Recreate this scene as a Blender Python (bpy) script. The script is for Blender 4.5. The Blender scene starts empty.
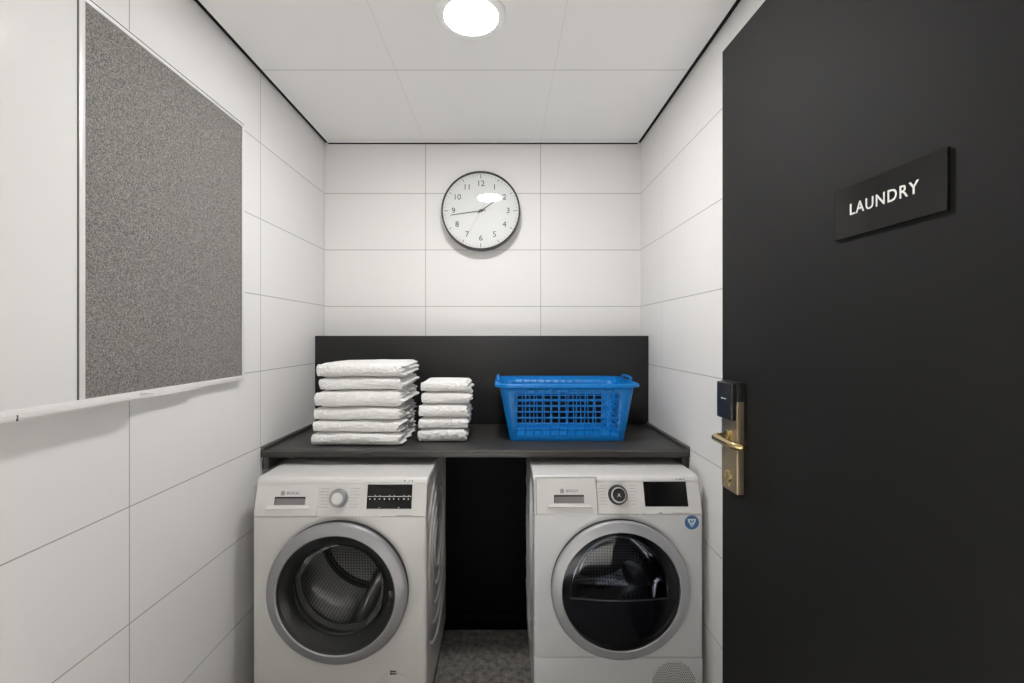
import bpy, bmesh, math, random
from mathutils import Vector, noise
random.seed(7)
PI = math.pi
scene = bpy.context.scene
COL = scene.collection

# ------------------------------------------------------------------ helpers
def lin(c):
    c /= 255.0
    return c/12.92 if c <= .04045 else ((c+.055)/1.055)**2.4
def rgb(r, g, b): return (lin(r), lin(g), lin(b), 1)

def mat(name, col, rough=.5, metal=0, spec=.5, bump=None, coat=0, vary=None):
    m = bpy.data.materials.new(name); m.use_nodes = True
    nt = m.node_tree; b = nt.nodes['Principled BSDF']
    b.inputs['Base Color'].default_value = col
    b.inputs['Roughness'].default_value = rough
    b.inputs['Metallic'].default_value = metal
    b.inputs['Specular IOR Level'].default_value = spec
    b.inputs['Coat Weight'].default_value = coat
    b.inputs['Coat Roughness'].default_value = .08
    if bump or vary:
        tc = nt.nodes.new('ShaderNodeTexCoord')
    if bump:
        sc, st, dist = bump
        n = nt.nodes.new('ShaderNodeTexNoise'); n.inputs['Scale'].default_value = sc
        n.inputs['Detail'].default_value = 3
        bp = nt.nodes.new('ShaderNodeBump'); bp.inputs['Strength'].default_value = st
        bp.inputs['Distance'].default_value = dist
        nt.links.new(tc.outputs['Object'], n.inputs['Vector'])
        nt.links.new(n.outputs['Fac'], bp.inputs['Height'])
        nt.links.new(bp.outputs['Normal'], b.inputs['Normal'])
    if vary:
        sc, c2, lo, hi = vary
        n = nt.nodes.new('ShaderNodeTexNoise'); n.inputs['Scale'].default_value = sc
        n.inputs['Detail'].default_value = 6; n.inputs['Roughness'].default_value = .7
        r = nt.nodes.new('ShaderNodeMapRange')
        r.inputs['From Min'].default_value = lo; r.inputs['From Max'].default_value = hi
        mx = nt.nodes.new('ShaderNodeMix'); mx.data_type = 'RGBA'
        mx.inputs['A'].default_value = col; mx.inputs['B'].default_value = c2
        nt.links.new(tc.outputs['Object'], n.inputs['Vector'])
        nt.links.new(n.outputs['Fac'], r.inputs['Value'])
        nt.links.new(r.outputs['Result'], mx.inputs['Factor'])
        nt.links.new(mx.outputs['Result'], b.inputs['Base Color'])
    return m

def grid_mat(name, col, line, axes, origin, pitch, width, rough, strength=(1, 1), vary=.012, spec=.5):
    """Tiles with thin joints, in metres of the room (world position)."""
    m = bpy.data.materials.new(name); m.use_nodes = True
    nt = m.node_tree; b = nt.nodes['Principled BSDF']; L = nt.links.new
    b.inputs['Roughness'].default_value = rough
    b.inputs['Specular IOR Level'].default_value = spec
    g = nt.nodes.new('ShaderNodeNewGeometry'); s = nt.nodes.new('ShaderNodeSeparateXYZ')
    L(g.outputs['Position'], s.inputs[0])
    def M(op, a, bv=None):
        n = nt.nodes.new('ShaderNodeMath'); n.operation = op
        for i, v in enumerate((a, bv)):
            if v is None: continue
            if isinstance(v, (int, float)): n.inputs[i].default_value = v
            else: L(v, n.inputs[i])
        return n.outputs[0]
    masks, ids = [], []
    for k in range(2):
        u = M('DIVIDE', M('SUBTRACT', s.outputs['XYZ'.index(axes[k])], origin[k]), pitch[k])
        ids.append(M('FLOOR', u))
        d = M('ABSOLUTE', M('SUBTRACT', M('FRACT', u), .5))
        masks.append(M('MULTIPLY', M('GREATER_THAN', d, .5-width/pitch[k]/2), strength[k]))
    mask = M('MAXIMUM', masks[0], masks[1])
    cx = nt.nodes.new('ShaderNodeCombineXYZ'); L(ids[0], cx.inputs[0]); L(ids[1], cx.inputs[1])
    wn = nt.nodes.new('ShaderNodeTexWhiteNoise'); L(cx.outputs[0], wn.inputs['Vector'])
    fac = M('ADD', M('MULTIPLY', wn.outputs['Value'], 2*vary), 1-2*vary)
    vm = nt.nodes.new('ShaderNodeVectorMath'); vm.operation = 'SCALE'
    vm.inputs[0].default_value = col[:3]; L(fac, vm.inputs['Scale'])
    mx = nt.nodes.new('ShaderNodeMix'); mx.data_type = 'RGBA'
    L(mask, mx.inputs['Factor']); L(vm.outputs[0], mx.inputs['A']); mx.inputs['B'].default_value = line
    L(mx.outputs['Result'], b.inputs['Base Color'])
    return m

def glass_mat(name, tint, gloss=.06, rough=.03, ior=1.45):
    m = bpy.data.materials.new(name); m.use_nodes = True
    nt = m.node_tree; nt.nodes.remove(nt.nodes['Principled BSDF']); out = nt.nodes['Material Output']
    t = nt.nodes.new('ShaderNodeBsdfTransparent'); t.inputs[0].default_value = tint
    g = nt.nodes.new('ShaderNodeBsdfGlossy'); g.inputs['Roughness'].default_value = rough
    f = nt.nodes.new('ShaderNodeFresnel'); f.inputs['IOR'].default_value = ior
    a = nt.nodes.new('ShaderNodeMath'); a.operation = 'MAXIMUM'; a.inputs[1].default_value = gloss
    nt.links.new(f.outputs[0], a.inputs[0])
    mx = nt.nodes.new('ShaderNodeMixShader')
    nt.links.new(a.outputs[0], mx.inputs[0]); nt.links.new(t.outputs[0], mx.inputs[1]); nt.links.new(g.outputs[0], mx.inputs[2])
    nt.links.new(mx.outputs[0], out.inputs[0])
    return m

def emit_mat(name, col, s):
    m = bpy.data.materials.new(name); m.use_nodes = True
    b = m.node_tree.nodes['Principled BSDF']
    b.inputs['Base Color'].default_value = col
    b.inputs['Emission Color'].default_value = col
    b.inputs['Emission Strength'].default_value = s
    return m

def root(name, label, cat, loc, rotz=0, group=None):
    o = bpy.data.objects.new(name, None); COL.objects.link(o)
    o.location = loc; o.rotation_euler = (0, 0, rotz); o.empty_display_size = .1
    o['label'] = label; o['category'] = cat
    if group: o['group'] = group
    o['_o'] = 0; del o['_o']
    return o
ORG = {}
def base_of(o):
    while o.parent is not None: o = o.parent
    return o
def obj(name, bm, mats, parent=None, origin=None, sharp=35, local=False):
    """Link bm (room coordinates) as one mesh object; children are stored relative to their thing's base."""
    me = bpy.data.meshes.new(name)
    if parent is not None and not local:
        r = base_of(parent); off = ORG.get(r.name, r.location.copy())
        if r.type == 'MESH' and r.name in ORG: off = ORG[r.name]
    elif origin is not None: off = Vector(origin)
    else: off = Vector((0, 0, 0))
    bmesh.ops.translate(bm, verts=bm.verts, vec=-Vector(off))
    bmesh.ops.recalc_face_normals(bm, faces=bm.faces)
    bm.to_mesh(me); bm.free()
    for m in (mats if isinstance(mats, (list, tuple)) else [mats]): me.materials.append(m)
    me.polygons.foreach_set('use_smooth', [True]*len(me.polygons))
    me.set_sharp_from_angle(angle=math.radians(sharp))
    o = bpy.data.objects.new(name, me); COL.objects.link(o)
    if parent is not None: o.parent = parent
    elif origin is not None:
        o.location = origin
    ORG[o.name] = Vector(off)
    return o
def tag(o, label, cat, group=None, kind=None):
    o['label'] = label; o['category'] = cat
    if group: o['group'] = group
    if kind: o['kind'] = kind
    return o

def B(): return bmesh.new()
def add_box(bm, x0, x1, y0, y1, z0, z1, bev=0, seg=2, mi=0):
    vs = [bm.verts.new((x, y, z)) for x in (x0, x1) for y in (y0, y1) for z in (z0, z1)]
    fs = [bm.faces.new([vs[i] for i in q]) for q in ((0,1,3,2),(4,6,7,5),(0,4,5,1),(2,3,7,6),(0,2,6,4),(1,5,7,3))]
    for f in fs: f.material_index = mi
    if bev:
        es = list({e for f in fs for e in f.edges})
        r = bmesh.ops.bevel(bm, geom=es, offset=bev, segments=seg, profile=.5, affect='EDGES')
        for f in r['faces']: f.material_index = mi
    return bm
def add_lathe(bm, cx, cz, prof, seg=72, mi=0, sx=1.0):
    """prof: (radius, y); turned about the Y axis through (cx, cz)."""
    rings = []
    for r, y in prof:
        if r < 1e-6: rings.append([bm.verts.new((cx, y, cz))])
        else: rings.append([bm.verts.new((cx+sx*r*math.cos(2*PI*i/seg), y, cz+r*math.sin(2*PI*i/seg))) for i in range(seg)])
    for a, b in zip(rings, rings[1:]):
        for i in range(seg):
            j = (i+1) % seg
            if len(a) == 1 and len(b) == 1: continue
            if len(a) == 1: f = bm.faces.new((a[0], b[j], b[i]))
            elif len(b) == 1: f = bm.faces.new((a[i], a[j], b[0]))
            else: f = bm.faces.new((a[i], a[j], b[j], b[i]))
            f.material_index = mi
    return bm
def add_lathe_z(bm, cx, cy, prof, seg=64, mi=0):
    rings = []
    for r, z in prof:
        if r < 1e-6: rings.append([bm.verts.new((cx, cy, z))])
        else: rings.append([bm.verts.new((cx+r*math.cos(2*PI*i/seg), cy+r*math.sin(2*PI*i/seg), z)) for i in range(seg)])
    for a, b in zip(rings, rings[1:]):
        for i in range(seg):
            j = (i+1) % seg
            if len(a) == 1: f = bm.faces.new((a[0], b[i], b[j]))
            elif len(b) == 1: f = bm.faces.new((a[i], a[j], b[0]))
            else: f = bm.faces.new((a[i], a[j], b[j], b[i]))
            f.material_index = mi
    return bm
def add_tube(bm, pts, r, seg=14, mi=0, squash=None):
    pts = [Vector(p) for p in pts]; rings = []
    for k, p in enumerate(pts):
        t = (pts[min(k+1, len(pts)-1)]-pts[max(k-1, 0)]).normalized()
        up = Vector((0, 0, 1)) if abs(t.z) < .9 else Vector((1, 0, 0))
        a = t.cross(up).normalized(); b = a.cross(t).normalized()
        rr = r[k] if isinstance(r, (list, tuple)) else r
        rings.append([bm.verts.new(p+a*rr*math.cos(2*PI*i/seg)+b*rr*math.sin(2*PI*i/seg)) for i in range(seg)])
    for a, b in zip(rings, rings[1:]):
        for i in range(seg):
            f = bm.faces.new((a[i], a[(i+1) % seg], b[(i+1) % seg], b[i])); f.material_index = mi
    for ring in (rings[0], rings[-1]):
        f = bm.faces.new(ring); f.material_index = mi
    return bm
def add_prism_x(bm, x0, x1, prof, mi=0, bev=0):
    """prof: closed (y, z) outline, run from x0 to x1."""
    a = [bm.verts.new((x0, y, z)) for y, z in prof]; b = [bm.verts.new((x1, y, z)) for y, z in prof]
    n = len(prof); fs = []
    for i in range(n):
        j = (i+1) % n; fs.append(bm.faces.new((a[i], a[j], b[j], b[i])))
    caps = [bm.faces.new(a), bm.faces.new(b)]
    for f in fs+caps: f.material_index = mi
    if bev:
        es = list({e for f in caps for e in f.edges})
        r = bmesh.ops.bevel(bm, geom=es, offset=bev, segments=3, profile=.5, affect='EDGES')
        for f in r['faces']: f.material_index = mi
    return bm
def add_text(bm, body, height, fn, depth=.0006, align='CENTER', mi=0, space=1.0, bold=0):
    """Letters as raised mesh; fn maps (x along the line, y up, z out) to the room."""
    cu = bpy.data.curves.new('lettering', 'FONT'); cu.body = body; cu.size = height/.73
    cu.align_x = align; cu.align_y = 'CENTER'; cu.extrude = depth/2; cu.resolution_u = 3; cu.space_character = space; cu.offset = bold
    o = bpy.data.objects.new('lettering', cu); COL.objects.link(o)
    dg = bpy.context.evaluated_depsgraph_get()
    me = bpy.data.meshes.new_from_object(o.evaluated_get(dg))
    vs = [bm.verts.new(fn(v.co.x, v.co.y, v.co.z)) for v in me.vertices]
    for p in me.polygons:
        try:
            f = bm.faces.new([vs[i] for i in p.vertices]); f.material_index = mi
        except ValueError: pass
    bpy.data.objects.remove(o); bpy.data.curves.remove(cu); bpy.data.meshes.remove(me)
    return bm

# ------------------------------------------------------------------ materials
WHITE_TILE = (.775, .768, .757, 1)
GROUT = (.36, .35, .34, 1)
m_back = grid_mat('white_wall_tile', WHITE_TILE, GROUT, 'XZ', (-.409, .0320), (.6, .2945), .0032, .42)
m_left = grid_mat('white_wall_tile_side', WHITE_TILE, GROUT, 'YZ', (1.107, .0520), (.596, .2910), .003, .42)
m_right = grid_mat('white_wall_tile_right', WHITE_TILE, GROUT, 'YZ', (1.404, .0320), (.6, .2945), .003, .42, strength=(.35, 1))
m_ceil = grid_mat('white_ceiling_panel', (.90, .895, .885, 1), (.48, .47, .46, 1), 'XY', (-.41, 1.681), (.6, .6), .0035, .8, strength=(.22, .9), vary=.008, spec=.2)
m_paint = mat('white_paint', (.75, .74, .72, 1), .6)
m_floor = mat('dark_concrete_vinyl', rgb(74, 72, 70), .6, bump=(160, .2, .002), vary=(38, rgb(146, 142, 137), .36, .70))
m_hallfloor = mat('pale_corridor_floor', (.72, .71, .69, 1), .6)  # unseen floor, kept pale to bounce the added lamps' light upward
m_black_gap = mat('black_shadow_gap', (.006, .006, .006, 1), .8, spec=.2)
m_counter = mat('black_laminate', rgb(46, 45, 44), .36, bump=(220, .06, .0006), vary=(300, rgb(58, 57, 55), .4, .7))
m_panel = mat('black_panel', rgb(30, 30, 30), .5, spec=.4)
m_panel_deep = mat('deep_black_panel', (.0015, .0015, .0017, 1), .6, spec=.1)
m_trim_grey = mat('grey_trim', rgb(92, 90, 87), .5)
m_dark_under = mat('dark_batten', rgb(70, 69, 67), .6)
m_enamel = mat('white_enamel', (.555, .548, .538, 1), .3, coat=.25)
m_enamel_panel = mat('white_plastic', (.60, .593, .583, 1), .4)
m_enamel_cool = mat('white_enamel_cool', (.56, .57, .578, 1), .3, coat=.25)
m_seam_shade = mat('dark_gap_and_shade', (.012, .012, .012, 1), .7)  # near-black for holes and edges, and for painted shade in gaps
m_silver = mat('silver_ring', (.31, .31, .32, 1), .42, metal=.55)
m_silver_cool = mat('cool_silver_ring', (.385, .39, .41, 1), .42, metal=.5)
m_bowl_dry = glass_mat('dome_glass', (.82, .84, .88, 1), .07, .04, 1.3)
m_silver_pl = mat('pale_silver', (.62, .62, .62, 1), .28, metal=.7)
m_chrome = mat('bright_chrome', (.85, .85, .85, 1), .12, metal=1)
m_blackgloss = mat('glossy_black', (.006, .006, .006, 1), .2, spec=.25)
m_blackplastic = mat('black_plastic', (.012, .012, .013, 1), .35)
m_bezel = mat('smoked_plastic', (.010, .0105, .011, 1), .3, spec=.35)
m_navy = mat('smoked_navy_plastic', (.013, .016, .024, 1), .3)
m_gasket = mat('grey_rubber', (.09, .09, .088, 1), .5)
m_print = mat('dark_print', rgb(48, 48, 48), .6)
m_print_soft = mat('grey_print', rgb(140, 138, 135), .6)
m_print_white = mat('white_print', rgb(225, 225, 222), .6)
m_recess_shade = mat('recess_shade_grey', rgb(120, 118, 118), .5)
m_sticker_blue = mat('sticker_blue', rgb(52, 98, 140), .45)
m_sticker_pale = mat('sticker_pale', rgb(196, 214, 226), .45)
m_glass_clear = glass_mat('clear_glass', (.94, .95, .95, 1), .05, .02)
m_glass_bowl = glass_mat('bowl_glass', (.80, .81, .81, 1), .03, .12, 1.14)
m_glass_tint = glass_mat('tinted_glass', (.46, .48, .54, 1), .035, .03)
m_towel = mat('white_terry', (.84, .835, .825, 1), .95, spec=.1, bump=(130, 1, .009))
m_blue = mat('blue_plastic', (.0008, .165, .51, 1), .34, spec=.35)
m_felt = mat('grey_felt', rgb(84, 82, 80), .95, spec=.1, bump=(500, .3, .001), vary=(380, rgb(166, 163, 159), .40, .65))
m_whiteboard = mat('whiteboard_enamel', (.73, .725, .715, 1), .12, spec=.07)
m_alu = mat('white_aluminium', (.78, .77, .76, 1), .35, metal=.15)
m_door = mat('black_door_paint', (.0032, .0032, .0031, 1), .72, spec=.30)
m_sign = mat('black_acrylic', (.005, .005, .005, 1), .1, spec=.4)
m_signedge = mat('black_acrylic_edge', (.003, .003, .003, 1), .4)
m_brass = mat('brushed_brass', rgb(160, 147, 122), .38, metal=.85, bump=(300, .08, .0006))
m_brass_hi = mat('polished_brass', rgb(186, 166, 122), .2, metal=1)
m_clockface = mat('clock_paper', (.80, .80, .79, 1), .6)
m_clockrim = mat('dark_grey_rim', rgb(52, 52, 52), .35)
m_ink = mat('black_ink', rgb(38, 38, 38), .6)
m_sec = mat('grey_hand', rgb(170, 168, 165), .4)
m_lamp = emit_mat('lamp_glow', (1, .985, .972, 1), 200)
m_fill = emit_mat('fill_lamp_glow', (1, .985, .972, 1), 20)
m_lampring = mat('lamp_ring_white', (.92, .92, .91, 1), .4)

def drum_material():
    m = mat('perforated_steel', (.46, .46, .46, 1), .3, metal=1)
    nt = m.node_tree; b = nt.nodes['Principled BSDF']
    L = nt.links.new
    def M(op, a, bv=None):
        n = nt.nodes.new('ShaderNodeMath'); n.operation = op
        for k, q in enumerate((a, bv)):
            if q is None: continue
            if isinstance(q, (int, float)): n.inputs[k].default_value = q
            else: L(q, n.inputs[k])
        return n.outputs[0]
    tc = nt.nodes.new('ShaderNodeTexCoord'); sp = nt.nodes.new('ShaderNodeSeparateXYZ'); L(tc.outputs['Object'], sp.inputs[0])
    zz = M('SUBTRACT', sp.outputs[2], .483)
    wall = M('MULTIPLY', M('ARCTAN2', zz, sp.outputs[0]), .24)
    rad = M('SQRT', M('ADD', M('POWER', zz, 2), M('POWER', sp.outputs[0], 2)))
    side = M('GREATER_THAN', rad, .225)
    c1 = nt.nodes.new('ShaderNodeCombineXYZ'); L(wall, c1.inputs[0]); L(sp.outputs[1], c1.inputs[1])
    c2 = nt.nodes.new('ShaderNodeCombineXYZ'); L(sp.outputs[0], c2.inputs[0]); L(zz, c2.inputs[1])
    mv = nt.nodes.new('ShaderNodeMix'); mv.data_type = 'VECTOR'
    L(side, mv.inputs['Factor']); L(c2.outputs[0], mv.inputs[4]); L(c1.outputs[0], mv.inputs[5])
    v = nt.nodes.new('ShaderNodeTexVoronoi'); v.voronoi_dimensions = '2D'
    v.inputs['Scale'].default_value = 80; v.inputs['Randomness'].default_value = .1
    lt = nt.nodes.new('ShaderNodeMath'); lt.operation = 'LESS_THAN'; lt.inputs[1].default_value = .26
    mx = nt.nodes.new('ShaderNodeMix'); mx.data_type = 'RGBA'
    mx.inputs['A'].default_value = (.46, .46, .46, 1); mx.inputs['B'].default_value = (.01, .01, .01, 1)
    nt.links.new(mv.outputs[1], v.inputs['Vector']); nt.links.new(v.outputs['Distance'], lt.inputs[0])
    nt.links.new(lt.outputs[0], mx.inputs['Factor']); nt.links.new(mx.outputs['Result'], b.inputs['Base Color'])
    return m
m_drum = drum_material()

# ------------------------------------------------------------------ room shell
XL, XR, YB, YF, ZC, EYE = -.932, .713, 2.321, .08, 2.355, 1.35
def struct(name, bm, m, label, cat):
    return tag(obj(name, bm, m), label, cat, kind='structure')
struct('floor', add_box(B(), XL-.1, XR+.1, .1805, YB+.1, -.1, 0), m_floor, 'dark grey flecked floor between the two machines', 'floor')
struct('wall_back', add_box(B(), XL-.1, XR+.1, YB, YB+.1, 0, 2.5), m_back, 'white tiled wall behind the clock', 'wall')
struct('wall_left', add_box(B(), XL-.1, XL, YF, YB, 0, 2.5), m_left, 'white tiled wall carrying the notice board', 'wall')
struct('wall_right', add_box(B(), XR, XR+.1, YF, YB, 0, 2.5), m_right, 'white tiled wall beside the dryer and open door', 'wall')
HX0, HX1, HY0 = -2.4, 2.4, -2.2
struct('wall_rear', add_box(B(), HX0-.1, HX1+.1, HY0-.1, HY0, 0, 2.5), m_paint, 'plain white corridor wall behind the viewpoint', 'wall')
struct('wall_corridor_left', add_box(B(), HX0-.1, HX0, HY0, .18, 0, 2.5), m_paint, 'plain white wall at the left end of the corridor', 'wall')
struct('wall_corridor_right', add_box(B(), HX1, HX1+.1, HY0, .18, 0, 2.5), m_paint, 'plain white wall at the right end of the corridor', 'wall')
struct('wall_front_left', add_box(B(), HX0, XL-.1005, .08, .18, 0, 2.5), m_paint, 'white corridor wall left of the laundry room entrance', 'wall')
struct('wall_front_right', add_box(B(), XR+.1005, HX1, .08, .18, 0, 2.5), m_paint, 'white corridor wall right of the laundry room entrance', 'wall')
struct('floor_corridor', add_box(B(), HX0, HX1, HY0, .18, -.1, 0), m_hallfloor, 'pale corridor floor behind the viewpoint', 'floor')
struct('ceiling_corridor', add_box(B(), HX0, HX1, HY0, .0795, ZC, ZC+.1), m_paint, 'white corridor ceiling behind the viewpoint', 'ceiling')
struct('ceiling', add_box(B(), XL+.017, XR-.017, YF, YB-.006, ZC, ZC+.1), m_ceil, 'white suspended ceiling of square panels', 'ceiling')
bm = B()
add_box(bm, XL+.0005, XL+.0168, YF, YB-.0005, ZC+.004, ZC+.09)
struct('trim_1', bm, m_black_gap, 'black shadow gap along the left ceiling edge', 'trim')
struct('trim_2', add_box(B(), XR-.0168, XR-.0005, YF, YB-.0005, ZC+.004, ZC+.09), m_black_gap, 'black shadow gap along the right ceiling edge', 'trim')
struct('trim_3', add_box(B(), XL+.017, XR-.017, YB-.0058, YB-.0003, ZC-.0045, ZC+.09), m_black_gap, 'thin black shadow gap along the rear ceiling edge', 'trim')

# door frame at the room's entrance (just beside the viewpoint)
struct('trim_4', add_box(B(), .645, XR-.0005, .18, .28, .0005, ZC-.001, .003), m_panel, 'black door jamb at the hinge side of the open door', 'trim')

# ------------------------------------------------------------------ lamps
def downlight(name, label, x, y, rr, glow):
    t = root(name, label, 'ceiling light', (x, y, ZC))
    ri = rr*.775
    obj('ring', add_lathe_z(B(), x, y, [(rr, ZC-.0003), (rr, ZC-.008), (rr-.003, ZC-.0115), (rr-.008, ZC-.0125), (ri+.003, ZC-.0125), (ri, ZC-.0120), (ri, ZC-.0005)]), m_lampring, t)
    obj('diffuser', add_lathe_z(B(), x, y, [(ri-.0005, ZC-.0118), (0, ZC-.0124)], 48), glow, t)
    return t
downlight('ceiling_downlight', 'round white ceiling downlight glowing above the room in front of the clock', -.102, 1.387, .108, m_lamp)
for hx, lb in ((-.10, 'straight behind the viewpoint'), (-1.25, 'toward the left end of the corridor'), (1.05, 'toward the right end of the corridor')):  # added lamps: spots aimed down so the floor bounces fill into the room
    t = downlight('fill_downlight', 'round white fill lamp added to the unseen corridor, '+lb, hx, -.60, .085, m_fill)
    ld = bpy.data.lights.new('fill_beam', 'SPOT'); ld.energy = 850; ld.color = (1, .98, .972)
    ld.spot_size = math.radians(50); ld.spot_blend = .4; ld.shadow_soft_size = .05
    lo = bpy.data.objects.new('fill_beam', ld); COL.objects.link(lo); lo.parent = t; lo.location = (0, 0, -.02)

# ------------------------------------------------------------------ built-in black furniture
sp_y = 2.192
o = obj('splashback', add_box(B(), XL+.001, XR-.001, sp_y, YB-.001, .9155, 1.351, .0015), m_panel, origin=(-.11, 2.25, .9155))
tag(o, 'black boxed splashback panel along the tiled wall above the worktop', 'splashback')
CT, CB, CF = .915, .885, 1.702
wt = obj('worktop', add_box(B(), XL+.001, XR-.001, CF, YB-.001, CB, CT, .002), m_counter, origin=(-.11, 1.95, CB))
tag(wt, 'long black laminate worktop spanning above both laundry machines', 'worktop')
for s, x0 in ((0, XL+.001), (1, XR-.013)):
    bm = add_box(B(), x0, x0+.012, CF, sp_y-.001, CT, CT+.012, .003)
    o = obj('upstand', bm, m_trim_grey, wt); o['label'] = 'slim grey upstand against the tiles'
o = obj('edge_strip', add_box(B(), XL+.003, XR-.003, CF-.0012, CF-.0001, CT-.007, CT-.0035), m_trim_grey, wt)
bp = obj('back_panel', add_box(B(), XL+.002, XR-.002, 2.052, 2.07, .002, CB-.001), m_panel_deep, origin=(-.11, 2.06, .002))
tag(bp, 'black rear panel under the worktop in the gap between the machines', 'panel')
obj('plinth', add_box(B(), XL+.003, XR-.003, 2.040, 2.0515, .003, .075, .001), m_panel_deep, bp)
for nm, x0, x1, lb in (('left', XL+.001, XL+.026, 'grey support batten under the worktop on the left tiled wall'), ('right', XR-.026, XR-.001, 'grey support batten under the worktop on the right tiled wall')):
    o = obj('support_batten', add_box(B(), x0, x1, CF+.012, 2.05, CB-.048, CB-.0005, .002), m_dark_under, origin=((x0+x1)/2, 1.9, CB-.048))
    tag(o, lb, 'batten')

# ------------------------------------------------------------------ laundry machines
def front_with_hole(bm, x0, x1, z0, z1, yf, cx, cz, r, rim=.010, hole_depth=.03, top_round=False):
    """Flat front with a round port, rounded left/right edges turned back into the sides."""
    angs = [2*PI*i/96 for i in range(96)]
    for sx, sz in ((x0, z0), (x1, z0), (x1, z1), (x0, z1)):
        angs.append(math.atan2(sz-cz, sx-cx) % (2*PI))
    angs = sorted(set(round(a, 6) for a in angs))
    circ, rect = [], []
    xi0, xi1 = x0+rim, x1-rim
    corners = []
    for a in angs:
        c, s = math.cos(a), math.sin(a)
        circ.append((cx+r*c, cz+r*s))
        t = min(((x1-cx)/c if c > 1e-9 else 1e9), ((x0-cx)/c if c < -1e-9 else 1e9), ((z1-cz)/s if s > 1e-9 else 1e9), ((z0-cz)/s if s < -1e-9 else 1e9))
        rect.append([cx+t*c, cz+t*s])
    vc = [bm.verts.new((x, yf, z)) for x, z in circ]
    vi = [bm.verts.new((x, yf+hole_depth, z)) for x, z in circ]
    rings = []
    for k in range(5):
        th = PI/2*k/4
        ring = []
        for x, z in rect:
            xx = min(max(x, xi0), xi1)
            if x <= x0+1e-5: xx = xi0-rim*math.sin(th)
            elif x >= x1-1e-5: xx = xi1+rim*math.sin(th)
            y = yf+rim*(1-math.cos(th))
            ring.append(bm.verts.new((xx, y if (x <= x0+1e-5 or x >= x1-1e-5) else yf, z)))
        rings.append(ring)
    n = len(angs)
    for i in range(n):
        j = (i+1) % n
        bm.faces.new((vc[i], vc[j], rings[0][j], rings[0][i]))
        bm.faces.new((vi[i], vi[j], vc[j], vc[i]))
        for a, b in zip(rings, rings[1:]):
            if (Vector(a[i].co)-Vector(b[i].co)).length < 1e-7 and (Vector(a[j].co)-Vector(b[j].co)).length < 1e-7: continue
            bm.faces.new((a[i], a[j], b[j], b[i]))
def embossed_side(bm, x, out, y0, y1, z0, z1, cy, cz, radii):
    ny, nz = 150, 220
    vs = []
    for i in range(ny+1):
        row = []
        for j in range(nz+1):
            y = y0+(y1-y0)*i/ny; z = z0+(z1-z0)*j/nz
            d = math.hypot(y-cy, (z-cz)*.92); h = 0
            for k, r in enumerate(radii):
                h = max(h, max(0, 1-abs(d-r)/.0075)**.8)
            e = min(y-y0, y1-y, z-z0, z1-z)
            h *= min(1, max(0, (e-.02)/.03))
            row.append(bm.verts.new((x+out*.0060*h, y, z)))
        vs.append(row)
    for i in range(ny):
        for j in range(nz):
            bm.faces.new((vs[i][j], vs[i+1][j], vs[i+1][j+1], vs[i][j+1]))

def machine(kind, label, cat, x0, x1, yf, zpanel, zkick, slant, door_c, mats):
    """Shared cabinet of the two machines: box with a port, sloped fascia, lid, feet."""
    cx = (x0+x1)/2; ztop = .855; yb = 2.034
    t = root(kind, label, cat, (cx, (yf+yb)/2, 0))
    white, plast = mats
    bm = B()
    zb = zkick if zkick else .055
    front_with_hole(bm, x0, x1, zb, zpanel-.002, yf, door_c[0], door_c[1], .205)
    zs = .055
    embossed_side(bm, x1, 1, yf+.01, yb-.0, zs, ztop-.022, yf+.245, .53, (.075, .135, .195, .255, .315))
    embossed_side(bm, x0, -1, yf+.01, yb-.0, zs, ztop-.022, yf+.245, .53, (.075, .135, .195, .255, .315))
    v = [bm.verts.new(p) for p in ((x0, yb, zs), (x1, yb, zs), (x1, yb, ztop-.022), (x0, yb, ztop-.022))]; bm.faces.new(v)
    v = [bm.verts.new(p) for p in ((x0, yf+.002, zs), (x1, yf+.002, zs), (x1, yb, zs), (x0, yb, zs))]; bm.faces.new(v)
    obj('cabinet', bm, white, t)
    # fascia
    yt = yf+slant
    prof = [(yf, zpanel), (yf+(yt-yf)*.86, ztop-.020), (yf+.09, ztop-.020), (yf+.09, zpanel)]
    fp = obj('control_panel', add_prism_x(B(), x0+.001, x1-.001, prof, bev=.004), plast, t)
    # lid with rounded front lip
    pr = []
    for k in range(9):
        a = PI/2*k/8
        pr.append((yt-.002+.018*(1-math.sin(a))+.0, ztop-.0195+.0195*(1-math.cos(a)) if False else ztop-.0195+.0195*math.sin(PI/2-a+0)*0+.0195*(k/8 if False else math.sin(a))))
    pr = [(yt-.003+.02*(1-math.cos(PI/2*k/8)), ztop-.0195+.0195*math.sin(PI/2*k/8)) for k in range(9)]
    pr += [(yb, ztop), (yb, ztop-.0195)]
    obj('lid', add_prism_x(B(), x0+.0005, x1-.0005, pr, bev=.003), plast, t)
    for fx in (x0+.05, x1-.05):
        for fy in (yf+.06, yb-.06):
            obj('foot', add_lathe_z(B(), fx, fy, [(0, .001), (.022, .001), (.022, .012), (.012, .014), (.012, .0545), (0, .0545)], 20), m_blackplastic, t)
    # point on the sloped fascia
    dz = (ztop-.020)-zpanel; dy = (yt-yf)*.86
    nrm = Vector((0, -dz, dy)).normalized()
    up = Vector((0, dy, dz)).normalized()
    def P(x, z, out=0):
        f = (z-zpanel)/dz
        return Vector((x, yf+dy*f, z))+nrm*out
    return t, fp, P, nrm, up
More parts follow.
